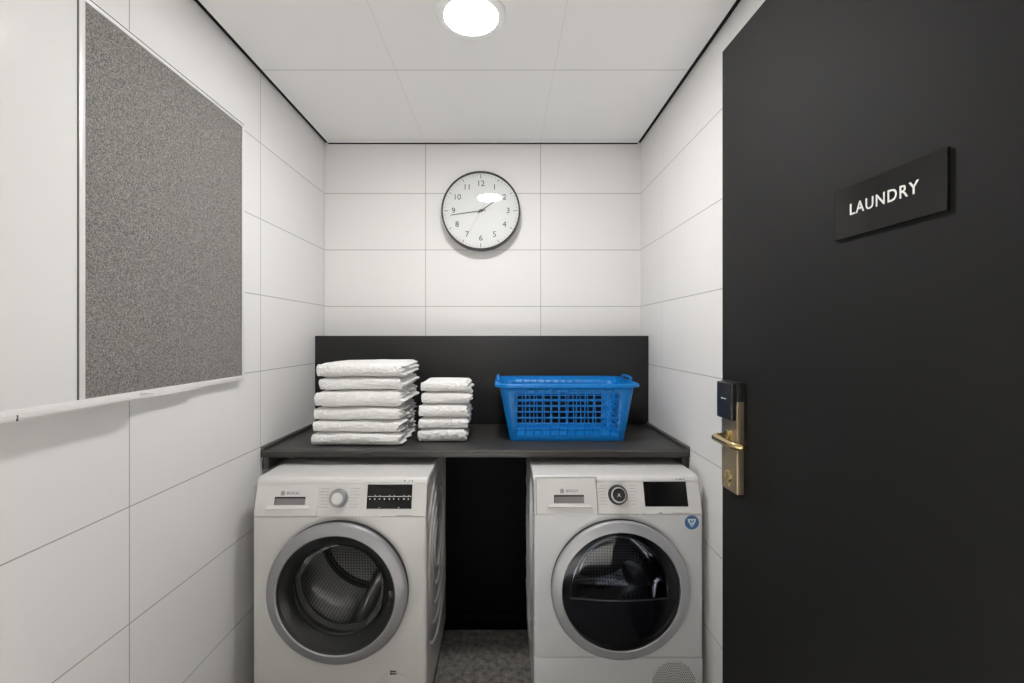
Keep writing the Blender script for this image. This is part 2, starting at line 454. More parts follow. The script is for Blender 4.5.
def slab(bm, P, x0, x1, z0, z1, out0, out1, mi=0, taper=0):
    q0 = [P(x0, z0, out0), P(x1, z0, out0), P(x1, z1, out0), P(x0, z1, out0)]
    q1 = [P(x0+taper, z0+taper, out1), P(x1-taper, z0+taper, out1), P(x1-taper, z1-taper, out1), P(x0+taper, z1-taper, out1)]
    a = [bm.verts.new(p) for p in q0]; b = [bm.verts.new(p) for p in q1]
    fs = [bm.faces.new(b), bm.faces.new(a[::-1])]
    for i in range(4): fs.append(bm.faces.new((a[i], a[(i+1) % 4], b[(i+1) % 4], b[i])))
    for f in fs: f.material_index = mi
    return bm
def disc_on(bm, P, nrm, up, x, z, prof, seg=48, mi=0):
    """Turned knob on the fascia: prof (radius, out)."""
    right = Vector((1, 0, 0)); rings = []
    for r, out in prof:
        c = P(x, z, out)
        if r < 1e-6: rings.append([bm.verts.new(c)])
        else: rings.append([bm.verts.new(c+right*r*math.cos(2*PI*i/seg)+up*r*math.sin(2*PI*i/seg)) for i in range(seg)])
    for a, b in zip(rings, rings[1:]):
        for i in range(seg):
            j = (i+1) % seg
            if len(b) == 1: f = bm.faces.new((a[i], a[j], b[0]))
            elif len(a) == 1: f = bm.faces.new((a[0], b[i], b[j]))
            else: f = bm.faces.new((a[i], a[j], b[j], b[i]))
            f.material_index = mi
def emblem(bm, P, x, z, r, mi=0):
    seg = 28
    for i in range(seg):
        a0, a1 = 2*PI*i/seg, 2*PI*(i+1)/seg
        f = bm.faces.new([bm.verts.new(P(x+q*math.cos(a), z+q*math.sin(a), .0004)) for q, a in ((r, a0), (r, a1), (r*.78, a1), (r*.78, a0))])
        f.material_index = mi
    slab(bm, P, x-r*.42, x-r*.22, z-r*.58, z+r*.58, 0, .0004, mi)
    slab(bm, P, x+r*.22, x+r*.42, z-r*.58, z+r*.58, 0, .0004, mi)
    slab(bm, P, x-r*.3, x+r*.3, z-r*.12, z+r*.12, 0, .0004, mi)
def drawer(t, P, xa, xb, za, zb, xr0, xr1, xs0, xs1, zs0, zs1, logo, word, zl, m_face, m_slot):
    dr = obj('detergent_drawer', slab(B(), P, xa, xb, za, zb, .0004, .0022, taper=.0012), m_face, t)
    bm = B()
    # trapezoid scoop around the slot: sloping cheeks and a bright lower lip
    zt, zbm = zs1+.002, zs0-.011
    o1, o2 = .0024, .0095
    def quad(pts, mi=0):
        f = bm.faces.new([bm.verts.new(P(*p)) for p in pts]); f.material_index = mi
    quad([(xr0, zt, o1), (xs0, zt, o1), (xs0, zs0, .0027), (xr0+.004, zs0-.004, o1)])
    quad([(xr1, zt, o1), (xr1-.004, zs0-.004, o1), (xs1, zs0, .0027), (xs1, zt, o1)])
    quad([(xr0+.004, zs0-.004, o1), (xs0, zs0, .0032), (xs1, zs0, .0032), (xr1-.004, zs0-.004, o1)])
    quad([(xr0+.004, zs0-.004, o1), (xr1-.004, zs0-.004, o1), (xr1+.001, zbm, o2), (xr0-.001, zbm, o2)])
    quad([(xr1+.001, zbm, o2), (xr1-.002, zbm-.003, .0022), (xr0+.002, zbm-.003, .0022), (xr0-.001, zbm, o2)])
    obj('grip_lip', bm, m_face, dr)
    bm = B()
    slab(bm, P, xs0, xs1, zs0, zs1, .0022, .0026, 0)  # slot is flat; its shaded depth is painted as a grey face
    slab(bm, P, xs0, xs1, zs1-.0035, zs1+.0015, .0024, .0036, 1)  # dark strips painted as shade along the slot's top and left
    slab(bm, P, xs0, xs0+.0025, zs0, zs1, .0024, .0034, 1)
    obj('grip_slot', bm, [m_slot, m_seam_shade], dr)
    bm = B()
    Q = lambda x, z, o=0: P(x, z, .0022+o)
    emblem(bm, Q, logo, zl, .0072)
    add_text(bm, 'BOSCH', .0088, lambda a, b, c: Q(word+a, zl+b, c+.0003), depth=.0005, space=1.08)
    o = obj('lettering', bm, m_print, dr); o['label'] = 'small grey round emblem and maker name'
    return dr
def dashes(t, P, x, z, rdial, n, dx, ln, pitch, m):
    for s in (-1, 1):
        bm = B()
        for k in range(n):
            zz = z+(k-(n-1)/2)*pitch
            l = ln*(.75+.25*((k*37+s*11) % 5)/4)
            xa = x+s*(rdial+dx)
            slab(bm, P, min(xa, xa+s*l), max(xa, xa+s*l), zz-.0006, zz+.0006, .0001, .0004)
        obj('programme_print', bm, m, t)

# ---- washing machine (left)
WX0, WX1, WY = -.8615, -.266, 1.525
wc = ((WX0+WX1)/2, .482)
wm, wfp, WP, wn_, wu = machine('washing_machine', 'white front-loading washing machine with a silver-ringed round door, under the towels at left', 'washing machine', WX0, WX1, WY, .731, 0, .030, wc, (m_enamel, m_enamel_panel))
def wpx(x, s=289.5): return (x-504)/s
def wpz(y, s=288.5): return EYE-(y-336)/s
drawer(wm, WP, wpx(256), wpx(318), .735, .829, wpx(267.4), wpx(310.6), wpx(275), wpx(305.6), wpz(504), wpz(497), wpx(282.4), wpx(292.3), wpz(493.3), m_enamel_panel, m_recess_shade)
bm = B(); disc_on(bm, WP, wn_, wu, wpx(339), wpz(497.6), [(.031, .0003), (.031, .003), (.0285, .005), (.0285, .018), (.0265, .022), (.022, .0225), (.019, .0205), (0, .0205)])
dl = obj('dial', bm, m_silver, wm); dl['label'] = 'silver programme dial'
bm = B(); disc_on(bm, WP, wn_, wu, wpx(339), wpz(497.6), [(.0185, .0206), (.0185, .0212), (0, .0212)])
obj('dial_cap', bm, m_enamel_panel, dl)
dashes(wm, WP, wpx(339), wpz(497.6), .033, 7, .004, .034, .0098, m_print_soft)
ds = obj('display', slab(B(), WP, wpx(366.8), wpx(411.8), wpz(507.6), wpz(485.2), .0003, .0016, taper=.0004), m_blackgloss, wm); ds['label'] = 'black glossy display'
bm = B(); Q = lambda x, z, o=0: WP(x, z, .0016+o)
zl = wpz(496.2)
slab(bm, Q, wpx(367.4), wpx(411.2), zl-.0007, zl+.0007, 0, .0004)
rs = random.Random(3)
for k in range(9):
    xx = wpx(369.5+k*4.8); w = rs.uniform(.002, .0055)
    slab(bm, Q, xx, xx+w, zl-.010, zl-.0062, 0, .0004)
    if k % 3: slab(bm, Q, xx+.001, xx+.004, zl+.0022, zl+.0042, 0, .0004)
    if k % 4 == 2: slab(bm, Q, xx, xx+.005, zl-.036, zl-.0345, 0, .0004)
obj('display_marks', bm, m_print_white, ds)
for xa, xb in ((403, 404.5), (408, 408.8), (410.6, 412)): obj('printed_mark', slab(B(), WP, wpx(xa), wpx(xb), wpz(482.6), wpz(480.9), .0001, .0004), m_print_soft, wm)
obj('printed_mark', slab(B(), WP, wpx(397), wpx(411.5), wpz(513.8), wpz(513.3), .0001, .0004), m_print_soft, wm)

def door_ring(prof, cx, cz, yf):
    return add_lathe(B(), cx, cz, [(r, yf-p) for r, p in prof], 128)
# porthole: silver ring, smoked bezel, glass bowl; gasket and drum behind
dr = obj('door', door_ring([(.228, .0170), (.2365, .0172), (.2378, .0185), (.2380, .027), (.2360, .0305), (.232, .0335), (.208, .0405), (.2025, .0420), (.199, .040), (.1985, .030)], wc[0], wc[1], WY), m_silver, wm)
dr['label'] = 'silver ring of the round porthole door'
obj('door_gap_shade', door_ring([(.225, .0165), (.2368, .0165), (.2374, .0002)], wc[0], wc[1], WY), m_seam_shade, dr)  # black ring painted as the shade behind the raised door
bz = obj('bezel', door_ring([(.1987, .033), (.192, .031), (.175, .020), (.158, .008), (.1555, .003), (.154, .006)], wc[0], wc[1], WY), m_bezel, dr); bz['label'] = 'dark smoked inner bezel'
obj('bezel_edge', door_ring([(.1990, .0385), (.1955, .0365), (.1925, .0318)], wc[0], wc[1], WY), m_seam_shade, dr)
obj('porthole_glass', door_ring([(.1545, .005), (.152, -.004), (.146, -.030), (.136, -.052), (.122, -.064), (.105, -.070), (.06, -.073), (0, -.074)], wc[0], wc[1], WY), m_glass_bowl, dr)
obj('grip_notch', add_box(B(), wc[0]+.176, wc[0]+.190, WY-.0335, WY-.029, wc[1]-.012, wc[1]+.012, .003), m_blackplastic, dr)
gk = obj('gasket', door_ring([(.204, -.001), (.196, -.006), (.170, -.012), (.163, -.020), (.172, -.030), (.172, -.050), (.160, -.062), (.166, -.078), (.205, -.085)], wc[0], wc[1], WY), m_gasket, wm); gk['label'] = 'grey rubber door gasket'
bm = B(); dcx, dcz = wc
add_lathe(bm, dcx, dcz, [(.205, WY+.086), (.238, WY+.10), (.240, WY+.12), (.240, WY+.42), (.22, WY+.445), (.10, WY+.435), (.06, WY+.42), (0, WY+.415)], 96)
dm = obj('drum', bm, m_drum, wm); dm['label'] = 'perforated steel drum'
for a in (34, 154, 274):
    bm = B(); a = math.radians(a); n = Vector((math.cos(a), 0, math.sin(a))); tg = Vector((-math.sin(a), 0, math.cos(a)))
    sec = [(-.055, .236), (-.035, .205), (-.015, .186), (0, .182), (.015, .186), (.035, .205), (.055, .236)]
    A = [bm.verts.new(Vector((dcx, WY+.11, dcz))+tg*u+n*r) for u, r in sec]
    Bv = [bm.verts.new(Vector((dcx, WY+.435, dcz))+tg*u*.9+n*r) for u, r in sec]
    for i in range(len(sec)-1): bm.faces.new((A[i], A[i+1], Bv[i+1], Bv[i]))
    bm.faces.new(A)
    o = obj('drum_paddle', bm, m_chrome, dm)
# pump service flap at bottom right
fcx, fcz = wpx(394, 291.8), wpz(693, 291.8)
bm = B(); add_lathe(bm, fcx, fcz, [(.069, WY-.0002), (.069, WY-.0016), (.066, WY-.0022), (0, WY-.0022)], 64)
fl = obj('service_flap', bm, m_enamel, wm)
bm = B()
for zz in (wpz(671.0, 292), wpz(673.6, 292)): add_box(bm, fcx-.010, fcx+.008, WY-.0032, WY-.0021, zz-.0018, zz+.0014)
add_box(bm, fcx-.012, fcx-.009, WY-.0032, WY-.0021, wpz(674.6, 292), wpz(670, 292))
obj('flap_slot', bm, m_print, fl)

# ---- tumble dryer (right)
DX0, DX1, DY = .103, .689, 1.540
dc = ((DX0+DX1)/2+.002, .482)
td, dfp, DP, dn_, du = machine('tumble_dryer', 'white condenser tumble dryer with dark tinted round door and blue sticker, under the blue basket', 'tumble dryer', DX0, DX1, DY, .7345, .240, .036, dc, (m_enamel_cool, m_enamel_panel))
def dpx(x, s=286.5): return (x-504)/s
def dpz(y, s=286): return EYE-(y-336)/s
drawer(td, DP, dpx(536.6), dpx(596.6), dpz(512.6), dpz(479.6), dpx(547.6), dpx(591.5), dpx(554), dpx(584), dpz(502.6), dpz(495.6), dpx(562.2), dpx(572.2), dpz(491.6), m_enamel_panel, m_recess_shade)
bm = B(); slab(bm, DP, dpx(597.0), dpx(597.5), dpz(513), dpz(479), .0002, .0026); slab(bm, DP, dpx(536.0), dpx(597.5), dpz(479.3), dpz(478.7), .0002, .0026); slab(bm, DP, dpx(535.9), dpx(536.4), dpz(513), dpz(479), .0002, .0026)
obj('drawer_gap', bm, m_print_soft, td)
x, z = dpx(618), dpz(495)
bm = B(); disc_on(bm, DP, dn_, du, x, z, [(.0335, .0003), (.0335, .003), (.031, .006), (.031, .015), (.0295, .018), (.0265, .019)], mi=0)
dl = obj('dial', bm, m_blackplastic, td); dl['label'] = 'black dial with silver rim'
bm = B(); disc_on(bm, DP, dn_, du, x, z, [(.0268, .0188), (.0262, .0205), (.0225, .0208), (.0215, .0185)])
obj('dial_rim', bm, m_silver_pl, dl)
bm = B(); disc_on(bm, DP, dn_, du, x, z, [(.0217, .0187), (0, .0187)])
obj('dial_cap', bm, m_blackplastic, dl)
bm = B(); Q = lambda a, b, o=0: DP(a, b, .0189+o)
for s in (-1, 1):
    q = [(x-s*.0052-.0010, z-.0055), (x-s*.0052+.0010, z-.0055), (x+s*.0030+.0010, z+.0040), (x+s*.0030-.0010, z+.0040)]
    bm.faces.new([bm.verts.new(Q(*p)) for p in q])
obj('dial_mark', bm, m_print_white, dl)
dashes(td, DP, x, z, .034, 7, .006, .028, .0098, m_print_soft)
ds = obj('display', slab(B(), DP, dpx(644.6), dpx(687.6), dpz(505.6), dpz(483), .0003, .0016, taper=.0004), m_blackgloss, td); ds['label'] = 'black glossy display'
for xa, xb, ya, yb_ in ((678, 679, 481.4, 480.2), (681, 684.5, 481.4, 480.2), (685.5, 687, 481.4, 480.2), (671, 688, 511.6, 511.1), (658, 661, 511.8, 510.8)):
    obj('printed_mark', slab(B(), DP, dpx(xa), dpx(xb), dpz(ya), dpz(yb_), .0001, .0004), m_print_soft, td)

dr = obj('door', door_ring([(.228, .0135), (.2350, .0137), (.2362, .0150), (.2366, .023), (.2350, .0265), (.231, .029), (.206, .0340), (.2025, .0345), (.2005, .032), (.2003, .024)], dc[0], dc[1], DY), m_silver_cool, td)
dr['label'] = 'silver ring of the round tinted door'
obj('door_gap_shade', door_ring([(.225, .0130), (.2354, .0130), (.2360, .0002)], dc[0], dc[1], DY), m_seam_shade, dr)  # shade behind the dryer door, also painted as a black ring
obj('door_glass', door_ring([(.2004, .0315), (.196, .0330), (.15, .0365), (.08, .0385), (0, .039)], dc[0], dc[1], DY), m_glass_tint, dr)
# smoked liner with a domed opening in its upper half
bm = B()
def opening(a):      # outline of the domed window: flat sill, arch above
    if a <= PI:
        return (.168*math.cos(a)*(1-.06*math.sin(a)), -.035+.212*max(0, math.sin(a))**.85)
    t_ = (a-PI)/PI
    return (-.168+.336*t_, -.035-.010*math.sin(PI*t_))
N = 96; ops = [opening(2*PI*i/N) for i in range(N)]
oc = [bm.verts.new((dc[0]+.1998*math.cos(math.atan2(pz+.0, px)), DY-.008, dc[1]+.1998*math.sin(math.atan2(pz, px)))) for px, pz in ops]
# outer ring by angle of opening centre
for v, i in zip(oc, range(N)):
    a = 2*PI*i/N
    v.co = Vector((dc[0]+.1998*math.cos(a), DY-.008, dc[1]+.1998*math.sin(a)))
ic = [bm.verts.new((dc[0]+px, DY-.004, dc[1]+pz)) for px, pz in ops]
ib = [bm.verts.new((dc[0]+px*.97, DY+.030, dc[1]+.05+(pz-.05)*.97)) for px, pz in ops]
for i in range(N):
    j = (i+1) % N
    bm.faces.new((oc[i], oc[j], ic[j], ic[i])); bm.faces.new((ic[i], ic[j], ib[j], ib[i]))
ln = obj('door_liner', bm, m_navy, dr); ln['label'] = 'dark smoked inner door liner'
bm = B(); rings = [ib_ for ib_ in ()]
steps = [(1.0, -.004), (.985, .03), (.93, .075), (.82, .105), (.62, .122), (.3, .13)]
rg = []
for sc_, dep in steps:
    rg.append([bm.verts.new((dc[0]+px*.965*sc_, DY+dep, dc[1]+.05+(pz-.05)*.965*sc_)) for px, pz in ops])
for a, b in zip(rg, rg[1:]):
    for i in range(N): bm.faces.new((a[i], a[(i+1) % N], b[(i+1) % N], b[i]))
bm.faces.new(rg[-1])
obj('window_bowl', bm, m_bowl_dry, dr)
bm = B()
pts = [(dc[0]+px*1.0, DY-.0065, dc[1]+pz) for px, pz in ops]
add_tube(bm, [pts[i % N] for i in range(N//2, N+1)], .0028, 8)
obj('sill_trim', bm, m_silver_pl, dr)
bm = B()
add_tube(bm, [(dc[0]+px*1.0, DY-.0055, dc[1]+pz*1.0) for px, pz in ops[1:N//2]], .0022, 8)
obj('arch_trim', bm, m_chrome, dr)
bm = B()
add_tube(bm, [(dc[0]+px*.80, DY+.045, dc[1]+.02+(pz-.02)*.80) for px, pz in ops[3:N//2-2]], .0032, 8)  # chrome tube added as the highlight along the glass bowl's edge
obj('inner_arch_glint', bm, m_chrome, dr)
gk = obj('port_collar', door_ring([(.2045, -.001), (.2045, -.03), (.215, -.10), (.216, -.12)], dc[0], dc[1], DY), m_blackplastic, td)
bm = B(); add_lathe(bm, dc[0], dc[1], [(.217, DY+.121), (.24, DY+.135), (.24, DY+.40), (.20, DY+.43), (0, DY+.435)], 96)
dm = obj('drum', bm, m_drum, td); dm['label'] = 'perforated steel drum'
for a in (75, 315, 195):
    bm = B(); a = math.radians(a); n = Vector((math.cos(a), 0, math.sin(a))); tg = Vector((-math.sin(a), 0, math.cos(a)))
    sec = [(-.045, .238), (-.025, .200), (0, .186), (.025, .200), (.045, .238)]
    A = [bm.verts.new(Vector((dc[0], DY+.14, dc[1]))+tg*u+n*r) for u, r in sec]
    Bv = [bm.verts.new(Vector((dc[0], DY+.42, dc[1]))+tg*u+n*r*.97) for u, r in sec]
    for i in range(len(sec)-1): bm.faces.new((A[i], A[i+1], Bv[i+1], Bv[i]))
    bm.faces.new(A)
    obj('drum_paddle', bm, m_silver_pl, dm)
# kick panel with the perforated round grille
kp = obj('base_panel', add_box(B(), DX0+.0005, DX1-.0005, DY-.0005, DY+.03, .056, .237, .004), m_enamel_cool, td)
gx, gz, gr = dpx(673.8, 289), dpz(682.7, 289), .0775
bm = B(); add_lathe(bm, gx, gz, [(gr, DY-.0006), (gr, DY-.0025), (gr-.003, DY-.0032), (0, DY-.0032)], 72)
for sct in range(6):
    a0 = math.radians(60*sct+90)
    rad = Vector((math.cos(a0), math.sin(a0))); tan = Vector((-rad.y, rad.x))
    for row in range(1, 14):
        d = row*.0058
        half = d*math.tan(PI/6); cnt = row
        for k in range(cnt):
            u = (-half+2*half*(k+.5)/cnt) if cnt else 0
            p = rad*d+tan*u
            if p.length > gr-.004: continue
            f = bm.faces.new([bm.verts.new((gx+p.x+.0021*math.cos(2*PI*q/8), DY-.0035, gz+p.y+.0021*math.sin(2*PI*q/8))) for q in range(8)])
            f.material_index = 1
gl = obj('perforated_grille', bm, [m_enamel_cool, m_seam_shade], kp)
# round blue sticker
sx_, sz_ = dpx(691.8, 289), dpz(522.4, 289)
bm = B(); add_lathe(bm, sx_, sz_, [(.0245, DY-.0003), (.0245, DY-.0007), (0, DY-.0007)], 40)
q = [(-.0150, .0125), (.0150, .0125), (.0125, .002), (0, -.017), (-.0125, .002)]
f = bm.faces.new([bm.verts.new((sx_+a, DY-.0009, sz_+b)) for a, b in q]); f.material_index = 1
for q in ([(-.008, .008), (-.003, .008), (.0005, -.001), (-.003, -.004)], [(.001, .006), (.008, .009), (.006, .002), (.003, -.002)], [(-.002, -.006), (.002, -.005), (.0015, -.011), (-.001, -.012)]):
    f = bm.faces.new([bm.verts.new((sx_+a, DY-.0011, sz_+b)) for a, b in q]); f.material_index = 0
st = obj('sticker', bm, [m_sticker_blue, m_sticker_pale], td); st['label'] = 'round blue sticker with a pale shield mark'

# ------------------------------------------------------------------ wall clock
CX, CZ, CY = -.1185, 1.9885, YB
R = .2010
ck = root('wall_clock', 'round white wall clock with a thin dark rim on the tiled wall', 'clock', (CX, CY, CZ))
obj('case', add_lathe(B(), CX, CZ, [(0, CY-.001), (R-.006, CY-.001), (R-.001, CY-.006), (R, CY-.012), (R, CY-.056), (R-.0015, CY-.061), (R-.005, CY-.062), (R-.0075, CY-.060), (R-.0080, CY-.050)], 96), m_clockrim, ck)
yfce = CY-.048
bm = B(); add_lathe(bm, CX, CZ, [(R-.0078, yfce), (0, yfce)], 96)
for k in range(60):
    a = 2*PI*k/60; l, w = (.021, .0030) if k % 15 == 0 else ((.016, .0026) if k % 5 == 0 else (.007, .0012))
    rad = Vector((math.sin(a), math.cos(a))); tn = Vector((rad.y, -rad.x)); r1 = R-.014
    f = bm.faces.new([bm.verts.new((CX+p.x, yfce-.0004, CZ+p.y)) for p in (rad*r1+tn*w/2, rad*r1-tn*w/2, rad*(r1-l)-tn*w/2, rad*(r1-l)+tn*w/2)]); f.material_index = 1
for h in range(1, 13):
    a = 2*PI*h/12
    add_text(bm, str(h), .030, lambda u, v, w, a=a: (CX+.1395*math.sin(a)+u, yfce-.0004-w, CZ+.1395*math.cos(a)+v), depth=.0004, mi=1)
obj('clock_face', bm, [m_clockface, m_ink], ck)
ck.rotation_euler = (-.010, 0, 0)
ck.location.y -= .0015
def hand(name, deg, l, tail, w0, w1, yy, m):
    a = math.radians(deg); rad = Vector((math.sin(a), math.cos(a))); tn = Vector((rad.y, -rad.x)); bm = B()
    q = [-rad*tail+tn*w0/2, -rad*tail-tn*w0/2, rad*l-tn*w1/2, rad*l+tn*w1/2]
    A = [bm.verts.new((CX+p.x, yy, CZ+p.y)) for p in q]; Bq = [bm.verts.new((CX+p.x, yy-.0009, CZ+p.y)) for p in q]
    bm.faces.new(A); bm.faces.new(Bq)
    for i in range(4): bm.faces.new((A[i], A[(i+1) % 4], Bq[(i+1) % 4], Bq[i]))
    if name != 'second_hand': add_lathe(bm, CX, CZ, [(.008, yy), (.008, yy-.0015), (0, yy-.0015)], 24)
    return obj(name, bm, m, ck)
hand('hour_hand', 55.5, .092, .018, .0060, .0035, yfce-.0015, m_ink)
hand('minute_hand', 261.7, .155, .026, .0048, .0026, yfce-.0035, m_ink)
hand('second_hand', 208, .118, .045, .0014, .0010, yfce-.0055, m_sec)
obj('clock_glass', add_lathe(B(), CX, CZ, [(R-.0077, CY-.0585), (0, CY-.0585)], 96), m_glass_clear, ck)

# ------------------------------------------------------------------ notice board on the left wall
BX = XL+.020; by0, by1, bz0, bz1, bmid = .36, 1.562, 1.196, 2.094, .9625
nb = root('notice_board', 'combined whiteboard and grey felt pinboard in a white frame on the left wall', 'notice board', (XL, (by0+by1)/2, bz0))
o = obj('whiteboard_panel', add_box(B(), XL+.002, BX-.002, by0+.014, bmid-.0075, bz0+.016, bz1-.0148), m_whiteboard, nb); o['label'] = 'glossy white writing panel'
o = obj('felt_panel', add_box(B(), XL+.002, BX-.0028, bmid+.0075, by1-.0135, bz0+.016, bz1-.015), m_felt, nb); o['label'] = 'dark grey flecked felt panel'
bm = B()
add_box(bm, XL+.001, BX+.001, by0, by1, bz1-.0145, bz1, .0015)
add_box(bm, XL+.001, BX+.001, by0, by1, bz0, bz0+.0165, .0015)
add_box(bm, XL+.001, BX+.001, by1-.0115, by1, bz0+.0166, bz1-.0147, .0012)
add_box(bm, XL+.001, BX+.001, by0, by0+.014, bz0+.0166, bz1-.0147, .0015)
add_box(bm, XL+.001, BX+.0005, bmid-.0068, bmid+.0072, bz0+.0166, bz1-.0147, .0012)
obj('frame', bm, m_alu, nb)
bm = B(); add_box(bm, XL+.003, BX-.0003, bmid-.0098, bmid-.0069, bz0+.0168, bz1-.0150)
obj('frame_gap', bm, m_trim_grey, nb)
obj('frame_shade_line', add_box(B(), BX-.002, BX+.0013, by0+.002, by1-.002, bz1-.0052, bz1-.0030), m_print, nb)  # dark strip painted for the shaded line along the frame's top
obj('frame_shade_line', add_box(B(), BX-.006, BX-.0020, by1-.0134, by1-.0116, bz0+.017, bz1-.0150), m_print, nb)  # dark filler painted for the shade between felt and frame
pr = [(XL+.004, bz0-.001), (XL+.052, bz0+.001), (XL+.056, bz0+.005), (XL+.056, bz0+.011), (XL+.053, bz0+.011), (XL+.050, bz0+.006), (BX+.0012, bz0+.005), (BX+.0012, bz0-.0002)]
bm = B()
a = [bm.verts.new((x, by0+.02, z)) for x, z in pr]; b = [bm.verts.new((x, 1.112, z)) for x, z in pr]
for i in range(len(pr)): bm.faces.new((a[i], a[(i+1) % len(pr)], b[(i+1) % len(pr)], b[i]))
bm.faces.new(a); bm.faces.new(b)
obj('pen_tray', bm, m_alu, nb)
obj('tray_end', add_box(B(), XL+.004, XL+.0565, 1.1125, 1.116, bz0-.001, bz0+.0115, .001), m_alu, nb)
obj('lower_lip', add_box(B(), XL+.004, XL+.030, 1.1165, 1.315, bz0-.003, bz0-.0003, .0008), m_alu, nb)
obj('tray_joint', add_box(B(), XL+.0545, XL+.0564, .800, .8025, bz0+.0006, bz0+.0113), m_trim_grey, nb)
obj('wall_clip', add_box(B(), XL+.001, XL+.016, by1+.0005, by1+.007, 1.785, 1.812, .001), m_trim_grey, nb)

# ------------------------------------------------------------------ towels
def towel(name, label, group, x0, x1, y0, y1, zlo, zhi, h, seed, layers, bulge=.004, ruff=.010):
    """Folded towel: round fold in front, soft left end, stacked fold edges at the right end."""
    nx, ny, nz = 44, 24, 12
    bm = B()
    cxm, cym = (x0+x1)/2, (y0+y1)/2
    def shape(u, v, w):
        # u, v, w in 0..1 on the block's surface
        x = x0+(x1-x0)*u; y = y0+(y1-y0)*v
        lo, hi = zlo(x, y), zhi(x, y)
        H = hi-lo; z = lo+H*w
        r = H*.5
        # rounded front/back folds and left end
        qy = min(max(y, y0+r*1.15), y1-r*.6); qx = min(max(x, x0+r*1.2), x1-r*.25)
        mid = (lo+hi)/2; qz = mid
        dy, dx, dz = (y-qy)/(r*1.15 if y < cym else r*.6), (x-qx)/(r*1.2 if x < cxm else r*.25), (z-mid)/r
        ln = math.sqrt(dx*dx+dy*dy+0*dz)
        if ln > 1e-6:
            # pull top and bottom in along the rounding
            k = math.sqrt(max(0, 1-min(1, ln)**2.2)) if True else 1
            k = max(k, .0)
            # surface of the end cap: use superellipse in (end, z)
            m_ = max(abs(dz), ln)
            e = (abs(dz)**2.4+ln**2.4)**(1/2.4)
            f = m_/e if e > 1e-9 else 1
            x = qx+(x-qx)*f; y = qy+(y-qy)*f; z = mid+(z-mid)*(f if abs(dz) < 1.0001 else 1)
        # right end: fold edges stick out layer by layer
        if u > .86:
            t = (u-.86)/.14
            lay = w*layers
            fr = lay-math.floor(lay)
            li = int(math.floor(min(lay, layers-1e-4)))
            rr = random.Random(seed*31+li)
            amt = rr.uniform(-.012, .006)
            wav = noise.noise(Vector((y*26, li*3.7+seed, z*20)))*ruff
            x += t*t*(amt+wav-.012*(1-math.sin(PI*min(max(fr, 0), 1)))**1.5)
        n = noise.noise(Vector((x*14+seed*5, y*14, z*22)))
        edge = min(1, min(u, 1-u)*9, v*9 if True else 1)
        x += .0022*noise.noise(Vector((y*60, z*60, seed)))+(.006*noise.noise(Vector((y*18, z*30, seed*1.7))) if u < .1 else 0)
        y += -bulge*.35*n if v < .2 else 0
        if v < .1: y += .006*noise.noise(Vector((x*11, seed*2.2, z*14)))+.0022*noise.noise(Vector((x*70, z*70, seed)))
        return Vector((x, y, z))
    cache = {}
    def V(i, j, k):
        key = (i, j, k)
        if key not in cache: cache[key] = bm.verts.new(shape(i/nx, j/ny, k/nz))
        return cache[key]
    for i in range(nx):
        for j in range(ny):
            for k in (0, nz): bm.faces.new((V(i, j, k), V(i+1, j, k), V(i+1, j+1, k), V(i, j+1, k)))
        for k in range(nz):
            for j in (0, ny): bm.faces.new((V(i, j, k), V(i+1, j, k), V(i+1, j, k+1), V(i, j, k+1)))
    for j in range(ny):
        for k in range(nz):
            for i in (0, nx): bm.faces.new((V(i, j, k), V(i, j+1, k), V(i, j+1, k+1), V(i, j, k+1)))
    zb = zlo(cxm, cym)
    o = obj(name, bm, m_towel, origin=(cxm, cym, zb), sharp=180)
    tag(o, label, 'towel', group)
    sub = o.modifiers.new('Subdivision', 'SUBSURF'); sub.levels = 1; sub.render_levels = 1
    return o
def stack(specs, x1s, ybk, levels, labels, name, group, seed0, layers, wob, ruff):
    def bound(i, gap):
        base = levels[i]
        def f(x, y):
            if i == 0: return base+.0006
            return base+gap+wob*noise.noise(Vector((x*7+i*9.1, y*5, i*2.3+seed0)))+wob*.5*noise.noise(Vector((x*17, y*9, i*4.1+seed0)))
        return f
    for i in range(len(levels)-1):
        x0, yf_ = specs[i]
        towel(name, labels[i], group, x0, x1s[i], yf_-.010, ybk+random.uniform(-.008, .008), bound(i, .0008), bound(i+1, -.0008), levels[i+1]-levels[i], seed0+i, layers[i], ruff=ruff)
S = 252.0
def tz(y, s): return EYE-(y-336)/s
lv = [CT, tz(432.9, S), tz(420.6, S), tz(407.6, S), tz(390.4, S), tz(377.6, S), 1.2440]
sp = [((311.4-504)/S, 1.765), ((313.2-504)/S, 1.768), ((313.2-504)/S, 1.768), ((314.8-504)/S, 1.765), ((318.6-504)/S, 1.772), ((316.8-504)/S, 1.768)]
xe = [-.400, -.398, -.396, -.398, -.396, -.392]
od = ['bottom', 'second from bottom', 'third from bottom', 'fourth from bottom', 'fifth from bottom', 'topmost']
lb = ['large white folded bath towel lying on the worktop at the bottom of the taller stack',
      'large white folded bath towel second from the bottom of the taller stack',
      'large white folded bath towel third from the bottom of the taller stack',
      'plump large white folded bath towel fourth from the bottom of the taller stack',
      'large white folded bath towel just under the topmost one of the taller stack',
      'thick large white folded bath towel topmost on the taller stack']
stack(sp, xe, 2.06, lv, lb, 'bath_towel', 'folded bath towels in the taller stack', 11, [3, 3, 3, 4, 3, 3], .0042, .016)
S2 = 243.4
lv = [CT, tz(429.4, S2), tz(417.4, S2), tz(404.2, S2), tz(392.2, S2), 1.1655]
